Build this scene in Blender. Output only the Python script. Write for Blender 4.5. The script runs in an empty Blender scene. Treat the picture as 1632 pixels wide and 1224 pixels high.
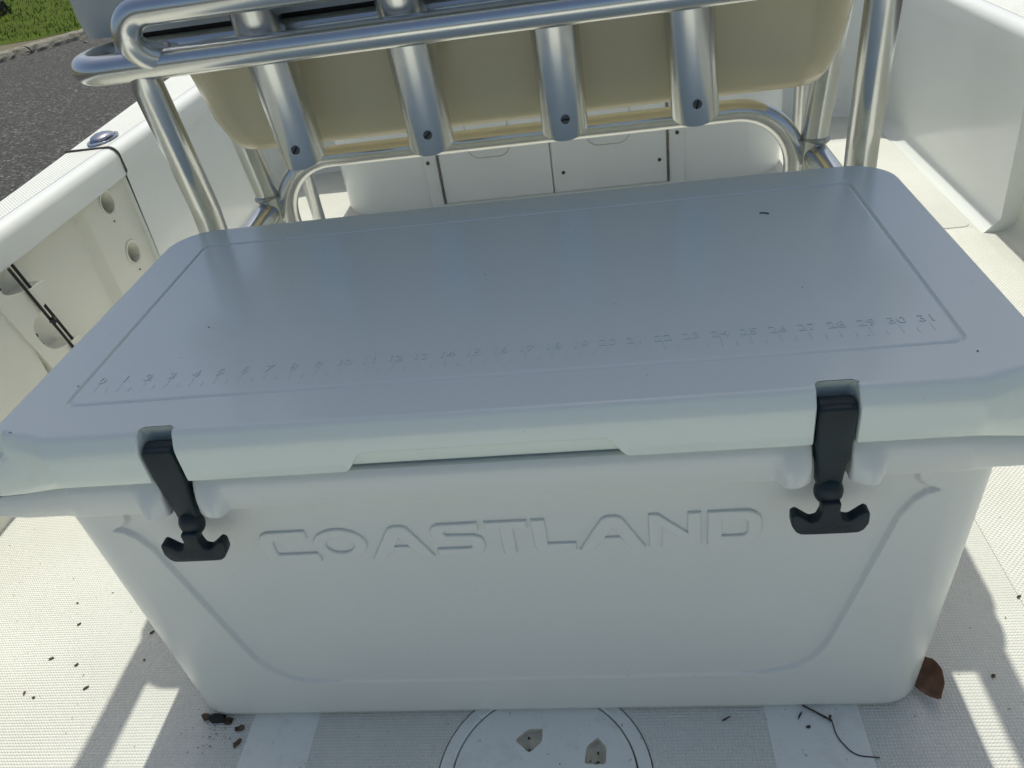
import bpy, bmesh, math, random
import numpy as np
from mathutils import Vector, Matrix
from mathutils.geometry import tessellate_polygon
R = math.radians
PI = math.pi
rnd = random.Random(7)
scene = bpy.context.scene
COL = scene.collection

# ------------------------------------------------------------------ camera
cam = bpy.data.cameras.new('camera')
cam.sensor_width = 36.0
cam.lens = 1259.6 / 1632 * 36
cam.clip_start = 0.02
cam.clip_end = 400
camo = bpy.data.objects.new('camera', cam)
camo.location = (0.1207, -0.4760, 0.8646)
camo.rotation_euler = (0.96269, 0.13379, 0.06830)
COL.objects.link(camo)
scene.camera = camo

# ------------------------------------------------------------------ light
SUN_EL = R(59.2)
world = bpy.data.worlds.new('World')
scene.world = world
world.use_nodes = True
wn = world.node_tree.nodes
bg = wn['Background']
sky = wn.new('ShaderNodeTexSky')
sky.sky_type = 'NISHITA'
sky.sun_disc = False
sky.sun_elevation = SUN_EL
sky.sun_rotation = 0.0
sky.dust_density = 3.2
sky.air_density = 1.0
sky.ozone_density = 0.7
world.node_tree.links.new(sky.outputs[0], bg.inputs[0])
bg.inputs[1].default_value = 0.104
sun = bpy.data.lights.new('sun', 'SUN')
sun.energy = 2.95
sun.angle = R(0.53)
sun.color = (1.0, 0.985, 0.875)
suno = bpy.data.objects.new('sun', sun)
suno.rotation_euler = (-(PI / 2 - SUN_EL), 0, 0)
suno.location = (0, 3, 5)
COL.objects.link(suno)
scene.view_settings.view_transform = 'Standard'
scene.view_settings.look = 'None'
scene.view_settings.gamma = 1
scene.view_settings.exposure = 0.0
try:
    scene.cycles.max_bounces = 10
    scene.cycles.diffuse_bounces = 6
    scene.cycles.glossy_bounces = 6
except Exception:
    pass

# ------------------------------------------------------------------ materials
class NT:
    def __init__(s, name):
        s.m = bpy.data.materials.new(name); s.m.use_nodes = True
        s.t = s.m.node_tree; s.b = s.t.nodes['Principled BSDF']
        s.tc = s.t.nodes.new('ShaderNodeTexCoord')
    def n(s, typ, **kw):
        o = s.t.nodes.new(typ)
        for k, v in kw.items(): setattr(o, k, v)
        return o
    def l(s, a, b): s.t.links.new(a, b)
    def math(s, op, a, b=None):
        o = s.n('ShaderNodeMath', operation=op)
        for i, v in enumerate((a, b)):
            if v is None: continue
            if isinstance(v, (int, float)): o.inputs[i].default_value = v
            else: s.l(v, o.inputs[i])
        return o.outputs[0]
    def noise(s, scale, detail=3, rough=.5, coord=None):
        o = s.n('ShaderNodeTexNoise'); o.inputs['Scale'].default_value = scale
        o.inputs['Detail'].default_value = detail; o.inputs['Roughness'].default_value = rough
        s.l(coord or s.tc.outputs['Object'], o.inputs['Vector'])
        return o.outputs['Fac']
    def ramp(s, fac, stops):
        o = s.n('ShaderNodeValToRGB'); e = o.color_ramp.elements
        while len(e) < len(stops): e.new(0.5)
        for i, (p, c) in enumerate(stops):
            e[i].position = p; e[i].color = (*c, 1) if len(c) == 3 else c
        s.l(fac, o.inputs[0]); return o.outputs[0]
    def bump(s, h, strength, dist, nrm=None):
        o = s.n('ShaderNodeBump'); o.inputs['Strength'].default_value = strength
        o.inputs['Distance'].default_value = dist
        s.l(h, o.inputs['Height'])
        if nrm is not None: s.l(nrm, o.inputs['Normal'])
        s.l(o.outputs[0], s.b.inputs['Normal']); return o.outputs[0]
    def mix(s, fac, a, b):
        o = s.n('ShaderNodeMix', data_type='RGBA')
        if isinstance(fac, (int, float)): o.inputs[0].default_value = fac
        else: s.l(fac, o.inputs[0])
        for i, v in ((6, a), (7, b)):
            if isinstance(v, tuple): o.inputs[i].default_value = (*v, 1)
            else: s.l(v, o.inputs[i])
        return o.outputs[2]
    def set(s, col=None, rough=None, metal=None, spec=None):
        if col is not None:
            if isinstance(col, tuple): s.b.inputs['Base Color'].default_value = (*col, 1)
            else: s.l(col, s.b.inputs['Base Color'])
        if rough is not None:
            if isinstance(rough, (int, float)): s.b.inputs['Roughness'].default_value = rough
            else: s.l(rough, s.b.inputs['Roughness'])
        if metal is not None: s.b.inputs['Metallic'].default_value = metal
        if spec is not None: s.b.inputs['Specular IOR Level'].default_value = spec
        return s

def plain(name, col, rough, metal=0, var=.06, scale=14, bumpd=0, bscale=300, spec=.5):
    t = NT(name)
    n = t.noise(scale, 4)
    c0 = tuple(c * (1 - var) for c in col); c1 = tuple(min(1, c * (1 + var)) for c in col)
    t.set(t.ramp(n, [(.3, c0), (.7, c1)]), None, metal, spec)
    n2 = t.noise(scale * 3, 3)
    t.l(t.math('MULTIPLY_ADD', n2, .12) if False else t.math('ADD', t.math('MULTIPLY', n2, .12), rough - .06), t.b.inputs['Roughness'])
    if bumpd: t.bump(t.noise(bscale, 2), .6, bumpd)
    return t.m

def grain_plastic(name, col, rough):
    """roto-moulded plastic: faint orange peel, small scuffs and dust"""
    t = NT(name)
    dust = t.ramp(t.noise(2.5, 3, .5), [(.3, (0, 0, 0)), (.9, (1, 1, 1))])
    c = t.mix(t.math('MULTIPLY', dust, .05), col, (.52, .50, .42))
    sp = t.noise(160, 2, .5)
    spm = t.ramp(sp, [(.76, (0, 0, 0)), (.79, (1, 1, 1))])
    c = t.mix(t.math('MULTIPLY', spm, .25), c, (.25, .22, .17))
    t.set(c, rough, 0, .5)
    t.bump(t.noise(220, 3, .6), .25, .0006)
    return t.m

M = {}
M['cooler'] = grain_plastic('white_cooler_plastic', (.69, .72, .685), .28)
M['lid'] = grain_plastic('lid_plastic_skylight_tone', (.725, .80, .745), .17)  # same plastic as the body, with skylight painted in as a paler, greener tone
M['rubber'] = plain('black_latch_rubber', (.010, .024, .030), .5, 0, .2, 30, .0002, 500, .35)
M['gel'] = plain('white_gelcoat', (.82, .845, .815), .15, 0, .03, 3)
M['gelcream'] = plain('cream_gelcoat', (.77, .77, .68), .34, 0, .04, 4, .0004, 60)
M['tan'] = plain('tan_seat_gelcoat', (.73, .645, .43), .22, 0, .03, 5, .0003, 30)
M['cushion'] = plain('grey_vinyl', (.46, .49, .475), .55, 0, .05, 8, .0004, 400)
M['black'] = plain('black_board', (.012, .012, .012), .7)
M['cord'] = plain('black_cord', (.012, .013, .013), .7, 0, .3, 200, .0004, 900)
M['steel'] = plain('screw_steel', (.35, .35, .34), .3, 1, .2, 200)
M['darksteel'] = plain('weathered_screw', (.10, .09, .08), .45, .8, .3, 300)
M['pin'] = plain('bolt_head', (.16, .16, .155), .45, .9, .3, 300)
M['faint'] = plain('latch_joint', (.33, .33, .30), .6)
M['chrome'] = plain('chrome_cleat', (.42, .45, .50), .08, 1, .02)
M['weld'] = plain('weld_bead', (.42, .43, .42), .42, 1, .2, 200, .0008, 400)
M['seam'] = plain('dark_joint', (.10, .095, .08), .8, 0, .3, 60)
M['brass'] = plain('piano_hinge_metal', (.22, .21, .19), .45, .9, .3, 300)

def alu():
    t = NT('brushed_aluminium')
    st = t.n('ShaderNodeMapping'); t.l(t.tc.outputs['Object'], st.inputs[0])
    n = t.noise(60, 4, .6)
    c = t.ramp(n, [(.3, (.66, .67, .65)), (.7, (.70, .71, .69))])
    t.set(c, t.ramp(t.noise(5, 2, .4), [(.3, (.20,) * 3), (.7, (.25,) * 3)]), 1.0)
    return t.m
M['alu'] = alu()

def nonskid(name, pitch, rot, col=(.87, .885, .82), depth=.0011, dirt=.36, diamond=False):
    """moulded anti-slip pattern: rows of small square pips, grime and painted-in shade in the valleys"""
    t = NT(name)
    mp = t.n('ShaderNodeMapping'); mp.inputs['Rotation'].default_value = (0, 0, rot)
    k = 2 * PI / pitch; mp.inputs['Scale'].default_value = (k, k, k)
    t.l(t.tc.outputs['Object'], mp.inputs[0])
    sp = t.n('ShaderNodeSeparateXYZ'); t.l(mp.outputs[0], sp.inputs[0])
    sx = t.math('SINE', sp.outputs[0]); sy = t.math('SINE', sp.outputs[1])
    a = t.math('ADD', t.math('MULTIPLY', sx, .5), .5); b = t.math('ADD', t.math('MULTIPLY', sy, .5), .5)
    h = t.math('MULTIPLY', t.math('POWER', a, .6), t.math('POWER', b, .6))
    valley = t.math('SUBTRACT', 1.0, h)
    big = t.noise(3.5, 5, .65)
    dm = t.ramp(big, [(.30, (.30,) * 3), (.75, (1,) * 3)])
    f = t.math('MULTIPLY', t.math('MULTIPLY', valley, dm), dirt)  # valley darkening: patchy grime plus shade between pips put into the colour
    c = t.mix(f, col, (.30, .24, .16))
    spots = t.ramp(t.noise(75, 3, .6), [(.70, (0,) * 3), (.76, (1,) * 3)])
    c = t.mix(t.math('MULTIPLY', spots, .45), c, (.20, .15, .10))
    stain = t.ramp(t.noise(9, 6, .7), [(.60, (0,) * 3), (.80, (1,) * 3)])
    c = t.mix(t.math('MULTIPLY', stain, .22), c, (.42, .33, .22))
    t.set(c, .42, 0, .4)
    t.bump(h, 1.0, depth)
    return t.m
M['deck'] = nonskid('antislip_deck', .0040, 0)
M['deck2'] = nonskid('antislip_side_deck', .0046, R(45), dirt=.30)
M['gunskid'] = nonskid('antislip_gunwale', .0052, R(45), (.82, .85, .80), dirt=.25)

def hatch_mat():
    t = NT('scuffed_hatch_plastic')
    s1 = t.ramp(t.noise(26, 6, .7), [(.52, (0,) * 3), (.75, (1,) * 3)])
    c = t.mix(t.math('MULTIPLY', s1, .38), (.86, .88, .82), (.50, .49, .43))
    s2 = t.ramp(t.noise(120, 3, .6), [(.66, (0,) * 3), (.72, (1,) * 3)])
    c = t.mix(t.math('MULTIPLY', s2, .5), c, (.17, .15, .12))
    t.set(c, .4); t.bump(t.noise(300, 3), .3, .0004)
    return t.m
M['hatch'] = hatch_mat()

def asphalt():
    t = NT('asphalt')
    v = t.n('ShaderNodeTexVoronoi'); v.inputs['Scale'].default_value = 45
    t.l(t.tc.outputs['Object'], v.inputs['Vector'])
    sep = t.n('ShaderNodeSeparateColor'); t.l(v.outputs['Color'], sep.inputs[0])
    c = t.ramp(sep.outputs[0], [(.0, (.030, .030, .029)), (.75, (.072, .071, .068)), (.92, (.13, .13, .12)), (1, (.24, .235, .22))])
    c = t.mix(t.ramp(t.noise(.6, 6, .65), [(.35, (0,) * 3), (.7, (.6,) * 3)]), c, (.055, .055, .053))
    t.set(c, .85, 0, .3); t.bump(v.outputs['Distance'], .8, .012)
    return t.m
M['asphalt'] = asphalt()

def concrete(name, c0, c1):
    t = NT(name)
    c = t.ramp(t.noise(1.7, 6, .7), [(.3, c0), (.7, c1)])
    sp = t.ramp(t.noise(22, 4, .7), [(.58, (0,) * 3), (.7, (1,) * 3)])
    c = t.mix(t.math('MULTIPLY', sp, .5), c, (.05, .04, .03))
    t.set(c, .9, 0, .2); t.bump(t.noise(30, 5, .7), .8, .03)
    return t.m
M['kerb'] = concrete('kerb_concrete', (.20, .19, .15), (.36, .34, .28))
M['drive'] = concrete('driveway_concrete', (.15, .13, .085), (.22, .20, .135))

def soilgrass():
    t = NT('lawn_ground')
    t.set(t.ramp(t.noise(3, 6, .7), [(.3, (.05, .075, .008)), (.7, (.11, .17, .012))]), .9, 0, .1)
    t.bump(t.noise(40, 4), 1, .05)
    return t.m
M['lawn'] = soilgrass()
def blade():
    t = NT('grass_blade')
    t.set(t.ramp(t.noise(2.2, 4, .7), [(.3, (.07, .12, .006)), (.55, (.14, .22, .010)), (.75, (.25, .30, .03))]), .6, 0, .3)
    return t.m
M['blade'] = blade()
M['hedge'] = plain('dark_hedge_leaf', (.022, .032, .014), .5, 0, .5, 9)
M['flower'] = plain('white_flower', (.62, .62, .56), .6, 0, .1, 9)
M['leafbrown'] = plain('dry_brown_leaf', (.16, .085, .05), .6, 0, .4, 60, .001, 180)
M['leafred'] = plain('dry_red_leaf', (.30, .09, .04), .6, 0, .3, 60, .001, 180)
M['twig'] = plain('dark_twig', (.045, .035, .025), .7, 0, .4, 200)
M['crumb'] = plain('leaf_crumb', (.10, .065, .035), .8, 0, .5, 90)
M['pry'] = plain('worn_cream_plastic', (.60, .56, .43), .6, 0, .2, 90, .0006, 300)

# ------------------------------------------------------------------ helpers
def obj(name, verts, faces, mat, parent=None, smooth=35, label=None, **props):
    me = bpy.data.meshes.new(name)
    me.from_pydata([tuple(v) for v in verts], [], faces)
    bm = bmesh.new(); bm.from_mesh(me)
    bmesh.ops.recalc_face_normals(bm, faces=bm.faces)
    bm.to_mesh(me); bm.free()
    me.materials.append(mat)
    if smooth:
        me.shade_smooth(); me.set_sharp_from_angle(angle=R(smooth))
    return link(name, me, parent, label, **props)

def link(name, me, parent=None, label=None, **props):
    o = bpy.data.objects.new(name, me)
    COL.objects.link(o)
    if parent is not None: 
        o.parent = parent
        o.matrix_parent_inverse = Matrix.Translation(-world_loc(parent))
    if label: o['label'] = label
    for k, v in props.items(): o[k] = v
    return o

def world_loc(o):
    v = Vector(o.location)
    p = o.parent
    if p is not None:
        v = o.matrix_parent_inverse @ v
        v = v + world_loc(p)
    return v

def thing(name, label, cat, loc=(0, 0, 0), group=None):
    o = bpy.data.objects.new(name, None)
    o.empty_display_size = .05
    COL.objects.link(o); o.location = loc
    o['label'] = label; o['category'] = cat
    if group: o['group'] = group
    return o

class MB:
    def __init__(s): s.v = []; s.f = []
    def add(s, v, f):
        k = len(s.v); s.v += [tuple(p) for p in v]; s.f += [tuple(i + k for i in q) for q in f]; return s
    def loft(s, rings, closed=True, cap0=False, cap1=False):
        n = len(rings[0]); v = [p for r in rings for p in r]; f = []
        m = n if closed else n - 1
        for i in range(len(rings) - 1):
            for j in range(m):
                a = i * n + j; b = i * n + (j + 1) % n
                f.append((a, b, b + n, a + n))
        if cap0: f.append(tuple(range(n - 1, -1, -1)))
        if cap1: f.append(tuple((len(rings) - 1) * n + j for j in range(n)))
        return s.add(v, f)
    def box(s, x0, x1, y0, y1, z0, z1):
        v = [(x, y, z) for z in (z0, z1) for y in (y0, y1) for x in (x0, x1)]
        return s.add(v, [(0, 2, 3, 1), (4, 5, 7, 6), (0, 1, 5, 4), (2, 6, 7, 3), (0, 4, 6, 2), (1, 3, 7, 5)])
    def tube(s, pts, r, n=20, caps=True, closed=False):
        pts = [Vector(p) for p in pts]
        m = len(pts); rings = []
        up = None
        if closed:
            cen = sum(pts, Vector()) / m; nrm = Vector()
            for i in range(m): nrm += (pts[i - 1] - cen).cross(pts[i] - cen)
            nrm.normalize()
        for i in range(m):
            if closed: d = (pts[(i + 1) % m] - pts[i - 1]).normalized()
            else: d = (pts[min(i + 1, m - 1)] - pts[max(i - 1, 0)]).normalized()
            if up is None:
                up = d.orthogonal().normalized()
            if closed: up = nrm
            up = (up - d * up.dot(d)).normalized()
            w = d.cross(up)
            rr = r[i] if isinstance(r, (list, tuple)) else r
            rings.append([pts[i] + (up * math.cos(2 * PI * k / n) + w * math.sin(2 * PI * k / n)) * rr for k in range(n)])
        if closed: rings.append(rings[0])
        return s.loft(rings, True, caps and not closed, caps and not closed)
    def disc(s, c, ax, r, h, n=24, bev=.0):
        """short cylinder: base centre c, axis ax, with a chamfer"""
        c = Vector(c); ax = Vector(ax).normalized(); u = ax.orthogonal().normalized(); w = ax.cross(u)
        prof = [(r, 0), (r, h - bev), (r - bev, h)] if bev else [(r, 0), (r, h)]
        rings = [[c + ax * z + (u * math.cos(2 * PI * k / n) + w * math.sin(2 * PI * k / n)) * q for k in range(n)] for q, z in prof]
        return s.loft(rings, True, True, True)
    def build(s, name, mat, parent=None, smooth=35, label=None, **p):
        return obj(name, s.v, s.f, mat, parent, smooth, label, **p)

def fillet(pts, rads, seg=10):
    """polyline with rounded corners"""
    pts = [Vector(p) for p in pts]; out = [pts[0]]
    for i in range(1, len(pts) - 1):
        r = rads[i - 1] if isinstance(rads, (list, tuple)) else rads
        a, b, c = pts[i - 1], pts[i], pts[i + 1]
        u = (a - b).normalized(); w = (c - b).normalized()
        ang = u.angle(w)
        if r <= 0 or ang > PI - .01: out.append(b); continue
        t = min(r / math.tan(ang / 2), (a - b).length * .49 if i > 1 else (a - b).length * .98, (c - b).length * .98)
        rr = t * math.tan(ang / 2)
        cen = b + (u + w).normalized() * (rr / math.sin(ang / 2))
        p0 = b + u * t; p1 = b + w * t
        v0 = p0 - cen; v1 = p1 - cen; th = v0.angle(v1)
        for k in range(seg + 1):
            q = k / seg
            out.append(cen + (v0 * math.sin((1 - q) * th) + v1 * math.sin(q * th)) / math.sin(th))
    out.append(pts[-1])
    return out

def rrect(x0, x1, y0, y1, r, seg=8):
    out = []
    for cx, cy, a in ((x1 - r, y0 + r, -90), (x1 - r, y1 - r, 0), (x0 + r, y1 - r, 90), (x0 + r, y0 + r, 180)):
        for k in range(seg + 1):
            t = R(a + 90 * k / seg); out.append((cx + r * math.cos(t), cy + r * math.sin(t)))
    return out

def rbox(mb, x0, x1, y0, y1, z0, z1, r=.01, e=.004, seg=6):
    """box with rounded vertical corners and eased top and bottom edges"""
    rings = []
    for z, d in ((z0, e), (z0 + e * .3, e * .3), (z0 + e, 0), (z1 - e, 0), (z1 - e * .3, e * .3), (z1, e)):
        rings.append([(x, y, z) for x, y in rrect(x0 + d, x1 - d, y0 + d, y1 - d, max(r - d, .0005), seg)])
    return mb.loft(rings, True, True, True)

def fill(mb, outer, holes):
    """flat face with holes (lists of 3D points)"""
    loops = [[Vector(p) for p in outer]] + [[Vector(p) for p in h] for h in holes]
    tris = tessellate_polygon(loops)
    flat = [p for l in loops for p in l]
    mb.add(flat, [tuple(t) for t in tris])
    return mb

# ------------------------------------------------------------------ ground and street
GZ = -1.0
def sheet(name, poly, z, mat, kind='structure', parent=None, smooth=0):
    return obj(name, [(x, y, z) for x, y in poly], [tuple(range(len(poly)))], mat, parent, smooth, kind=kind)
sheet('road', [(-90, -90), (90, -90), (90, 130), (-90, 130)], GZ, M['asphalt'])
KD = Vector((.461, .888, 0)).normalized(); KN = Vector((-KD.y, KD.x, 0)); K0 = Vector((-9.18, 12.08, 0))
def kp(a, b, z=0):
    p = K0 + KD * a + KN * b; return (p.x, p.y, z)
# raised ground behind the kerb
sheet('driveway_apron', [kp(-40, .32)[:2], kp(1.62, .32)[:2], kp(1.0, .62)[:2], kp(-.2, 2.4)[:2], kp(-2.2, 5.6)[:2], kp(-40, 40)[:2]], GZ + .100, M['drive'])
lawn = sheet('lawn', [kp(1.62, .32)[:2], kp(60, .32)[:2], kp(60, 60)[:2], kp(-40, 60)[:2], kp(-40, 40)[:2], kp(-2.2, 5.6)[:2], kp(-.2, 2.4)[:2], kp(1.0, .62)[:2]], GZ + .104, M['lawn'])
kerb = thing('kerb', 'rough concrete kerb of separate blocks edging the asphalt road', 'kerb', kp(0, .15, GZ))
cuts = [-6.0, -4.9, -3.7, -2.5, -1.3, -.35, .55, 1.75, 2.95, 4.2, 5.5, 7.0]
for a0, a1 in zip(cuts[:-1], cuts[1:]):
    rings = []
    nseg = 14
    for i in range(nseg + 1):
        a = a0 + .012 + (a1 - a0 - .024) * i / nseg
        j = lambda s: rnd.uniform(-s, s)
        prof = [(-.02 + j(.015), 0), (.0 + j(.02), .05 + j(.012)), (.05 + j(.015), .10 + j(.012)), (.15, .115 + j(.008)), (.30, .108 + j(.006)), (.315, 0)]
        rings.append([kp(a, b, GZ + z) for b, z in prof])
    mb = MB().loft(rings, True, True, True)
    mb.build('kerb_block', M['kerb'], kerb, smooth=0)
mb = MB()
for i in range(260):
    a = rnd.uniform(-6, 6); b = -abs(rnd.gauss(0, .09)) - .01
    p = Vector(kp(a, b, GZ + .004)); s = rnd.uniform(.008, .03)
    q = [(p.x + rnd.uniform(-s, s), p.y + rnd.uniform(-s, s), p.z + rnd.uniform(0, s * .7)) for _ in range(4)]
    mb.add(q, [(0, 1, 2), (0, 2, 3), (1, 2, 3), (0, 1, 3)])
mb.build('gutter_grit', M['kerb'], None, 0, kind='stuff', label='loose grit and crumbs gathered along the foot of the kerb')
mb = MB()
for i in range(26000):
    a = rnd.uniform(-6, 26); b = .4 + 16 * rnd.random() ** 1.3
    if a < 1.7 and b < (1.62 - a) * 1.45 + .3: continue
    p = Vector(kp(a, b, GZ + .10)); h = rnd.uniform(.03, .09); w = rnd.uniform(.008, .018); t = rnd.uniform(0, PI)
    dx, dy = math.cos(t) * w, math.sin(t) * w
    lx, ly = rnd.uniform(-.04, .04), rnd.uniform(-.04, .04)
    mb.add([(p.x - dx, p.y - dy, p.z), (p.x + dx, p.y + dy, p.z), (p.x + lx, p.y + ly, p.z + h)], [(0, 1, 2)])
mb.build('grass', M['blade'], None, 0, kind='stuff', label='short bright green lawn grass behind the kerb')
for i, (a, b) in enumerate([(-1.55, -1.35), (1.2, -.55)]):
    p = Vector(kp(a, b, GZ + .004)); s = .06 - .02 * i
    mb = MB(); n = 12
    top = [(p.x + s * math.cos(2 * PI * k / n) * (1 + .3 * math.sin(k * 2.3)), p.y + .5 * s * math.sin(2 * PI * k / n), p.z + .012 + .01 * math.sin(k)) for k in range(n)]
    bot = [(x, y, p.z) for x, y, z in top]
    mb.loft([bot, top], True, True, True)
    o = mb.build('leaf', M['kerb'], None, 20)
    o['label'] = ['pale curled leaf lying alone on the asphalt road', 'small pale leaf lying on the road close to the kerb'][i]; o['category'] = 'leaf'
# dark hedge with white flowers
hb = kp(1.9, 4.3)
hc = Vector((-12.75, 17.6, GZ + .1))
hedge = thing('flower_hedge', 'low dark hedge with white flowers on the lawn', 'hedge', tuple(hc))
mb = MB(); fl = MB()
for i in range(9000):
    t = rnd.uniform(0, 2 * PI); r = rnd.random() ** .5; z = rnd.random()
    ex = math.sqrt(max(0, 1 - z * z * .75))
    x = hc.x - .95 + 1.25 * r * ex * math.cos(t); y = hc.y - .2 + 1.0 * r * ex * math.sin(t); zz = hc.z + .62 * z + .05 * math.sin(x * 7)
    s = rnd.uniform(.025, .05)
    c = Vector((x, y, zz)); u = Vector((rnd.gauss(0, 1), rnd.gauss(0, 1), rnd.gauss(0, 1))).normalized(); w = u.orthogonal().normalized()
    tgt = mb
    if z > .78 and rnd.random() < .30: tgt = fl; s *= .8; c.z += .04
    tgt.add([c - u * s, c + w * s * .5, c + u * s, c - w * s * .5], [(0, 1, 2, 3)])
mb.build('foliage', M['hedge'], hedge, 0, kind='stuff')
fl.build('flowers', M['flower'], hedge, 0, kind='stuff')
for k in range(7):
    x = hc.x - .95 + rnd.uniform(-.7, .7); y = hc.y - .2 + rnd.uniform(-.5, .5)
    MB().tube([(x, y, hc.z - .02), (x + rnd.uniform(-.1, .1), y, hc.z + .4)], [.02, .01], 6).build('stem', M['twig'], hedge)

# ------------------------------------------------------------------ the boat
boat = thing('boat', 'white open fishing boat with moulded side walls and anti-slip floor', 'boat', (0, .6, GZ))
YB0, YB1 = -1.9, 2.15          # cockpit rear and forward bulkhead
WX = .95                       # left and right inner walls
WL, WR = -.955, .982
HR = .123; HC = (.008, -.008)  # round deck hatch
# floor: four moulded sheets
circ = lambda r, n=64: [(HC[0] + r * math.cos(2 * PI * k / n), HC[1] + r * math.sin(2 * PI * k / n)) for k in range(n)]
mb = MB()
fill(mb, [(WL - .02, YB0, 0), (WR + .02, YB0, 0), (WR + .02, YB1 + .05, 0), (WL - .02, YB1 + .05, 0)], [[(x, y, 0) for x, y in circ(HR)]])
n = 64
mb.loft([[(x, y, 0) for x, y in circ(HR)], [(x, y, -.012) for x, y in circ(HR)]])
mb.build('cockpit_floor', M['deck'], boat, 0)
# smooth strips and side deck panel, sitting just proud of the pips
def strip(name, poly, z0, z1, mat, par=boat, e=.003, smooth=35, **k):
    c = Vector((sum(p[0] for p in poly) / len(poly), sum(p[1] for p in poly) / len(poly)))
    def ins(d):
        m = len(poly); out = []
        for i in range(m):
            a, b, cc = Vector(poly[i - 1]), Vector(poly[i]), Vector(poly[(i + 1) % m])
            n1 = Vector((-(b - a).y, (b - a).x)).normalized(); n2 = Vector((-(cc - b).y, (cc - b).x)).normalized()
            nn = (n1 + n2); nn = nn / max(.3, nn.length_squared) * 2
            out.append(b + nn * d)
        return out
    rings = [[(x, y, z0) for x, y in poly], [(x, y, z1 - e * .3) for x, y in poly], [(p.x, p.y, z1) for p in ins(e)]]
    return MB().loft(rings, True, True, True).build(name, mat, par, smooth, **k)
strip('smooth_strip', [(-.352, YB0), (-.268, YB0), (-.276, .1), (-.276, .55), (-.362, .55), (-.362, .1)], -.004, .0012, M['hatch'], e=.0016)
strip('smooth_strip', [(.270, YB0), (.361, YB0), (.366, .1), (.366, .55), (.262, .55), (.262, .1)], -.004, .0012, M['hatch'], e=.0016)
strip('side_deck_panel', rrect(.60, .942, 1.262, 1.885, .02, 5), -.004, .0022, M['deck2'], e=.002)
strip('side_deck_panel', rrect(.60, .942, -.6, 1.252, .02, 5), -.004, .0022, M['deck2'], e=.002)
# right wall: cove foot, wall, rounded top, flat gunwale
def wall(side, y0, y1, xw, top, lipx, name, mat, r=.022, foot=.034, bot=0.0, outx=None, ny=2):
    """cross-section swept along y.  side=+1 right, -1 left"""
    s = side
    prof = []
    # cove
    for k in range(9):
        t = k / 8 * PI / 2
        prof.append((xw - s * foot + s * foot * math.sin(t), bot + foot - foot * math.cos(t)))
    prof.append((lipx, top - r - .02))
    for k in range(9):
        t = k / 8 * PI / 2
        prof.append((lipx + s * (r - r * math.cos(t)), top - r + r * math.sin(t)))
    rings = []
    for i in range(ny + 1):
        y = y0 + (y1 - y0) * i / ny
        rings.append([(x, y, z) for x, z in prof])
    mb = MB().loft(rings, False)
    return mb, prof
TOPZ = .415
# left: liner forward of y=1.2, flush to gunwale lip
mbw, pf = wall(-1, 1.203, YB1 + .02, WL, TOPZ, -.950, 'w', None)
mbw.build('side_wall', M['gel'], boat, 40)
mbw, pf = wall(1, 1.225, YB1 + .02, WR, TOPZ, .975, 'w', None)
mbw.build('side_wall', M['gel'], boat, 40)
# rear right: recessed panel behind y=1.225
mbw, pf = wall(1, YB0, 1.225, WR + .035, TOPZ - .06, 1.02, 'w', None, r=.004)
mbw.build('side_wall', M['gelcream'], boat, 40)
mb = MB(); mb.add([(WR - .03, 1.225, 0), (1.06, 1.225, 0), (1.06, 1.225, TOPZ - .02), (.975, 1.225, TOPZ - .02), (WR, 1.225, .03)], [(0, 1, 2, 3, 4)])
mb.build('panel_end', M['gel'], boat, 0)
# gunwales (flat top with anti-slip, inner lip, outer rub edge)
def gunwale(s, y0, y1, name='gunwale'):
    def outx(y):
        return (1.035 + .085 * max(0, min(1, (y - .8) / 1.0)) if y < 1.8 else 1.12 + (y - 1.8) * .03)
    lip = .946 if s < 0 else .972
    ys = [y0 + (y1 - y0) * i / 14 for i in range(15)]
    rings = []
    for y in ys:
        ox = outx(y); r = .022
        pr = [(lip + .010, TOPZ - .065), (lip, TOPZ - .062)]
        for k in range(9):
            t = k / 8 * PI / 2
            pr.append((lip + r - r * math.cos(t), TOPZ - r + r * math.sin(t)))
        pr += [(lip + r + .012, TOPZ + .0005)]
        pr += [(ox - .004, TOPZ + .0005), (ox, TOPZ - .004), (ox + .012, TOPZ - .05), (ox + .02, TOPZ - .055)]
        rings.append([(s * a, y, z) for a, z in pr])
    MB().loft(rings, False, False, False).build(name, M['gel'], boat, 40)
    # anti-slip inlay
    v = []; f = []
    for i, y in enumerate(ys):
        v += [(s * (lip + .030), y, TOPZ + .0009), (s * (outx(y) - .006), y, TOPZ + .0009)]
        if i: f.append((2 * i - 2, 2 * i - 1, 2 * i + 1, 2 * i))
    obj('antislip_inlay', v, f, M['gunskid'], boat, 0)
gunwale(-1, YB0, 1.197); gunwale(-1, 1.201, 3.2)
gunwale(1, YB0, 3.2)
mb = MB(); mb.loft([[(WL, 1.204, z) for z in (.03, .36)], [(-.975, 1.206, z) for z in (.03, .36)]], False); mb.box(-.99, -.925, 1.2055, 1.22, -.01, .031)
mb.build('liner_edge', M['gel'], boat, 0)
mb = MB()   # dark joint of the gunwale sections
mb.tube(fillet([(-.958, 1.199, .352), (-.944, 1.199, .360), (-.946, 1.199, TOPZ + .002), (-1.068, 1.199, TOPZ + .003)], [.006, .02]), .0026, 8)
mb.build('gunwale_joint', M['seam'], boat)
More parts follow.
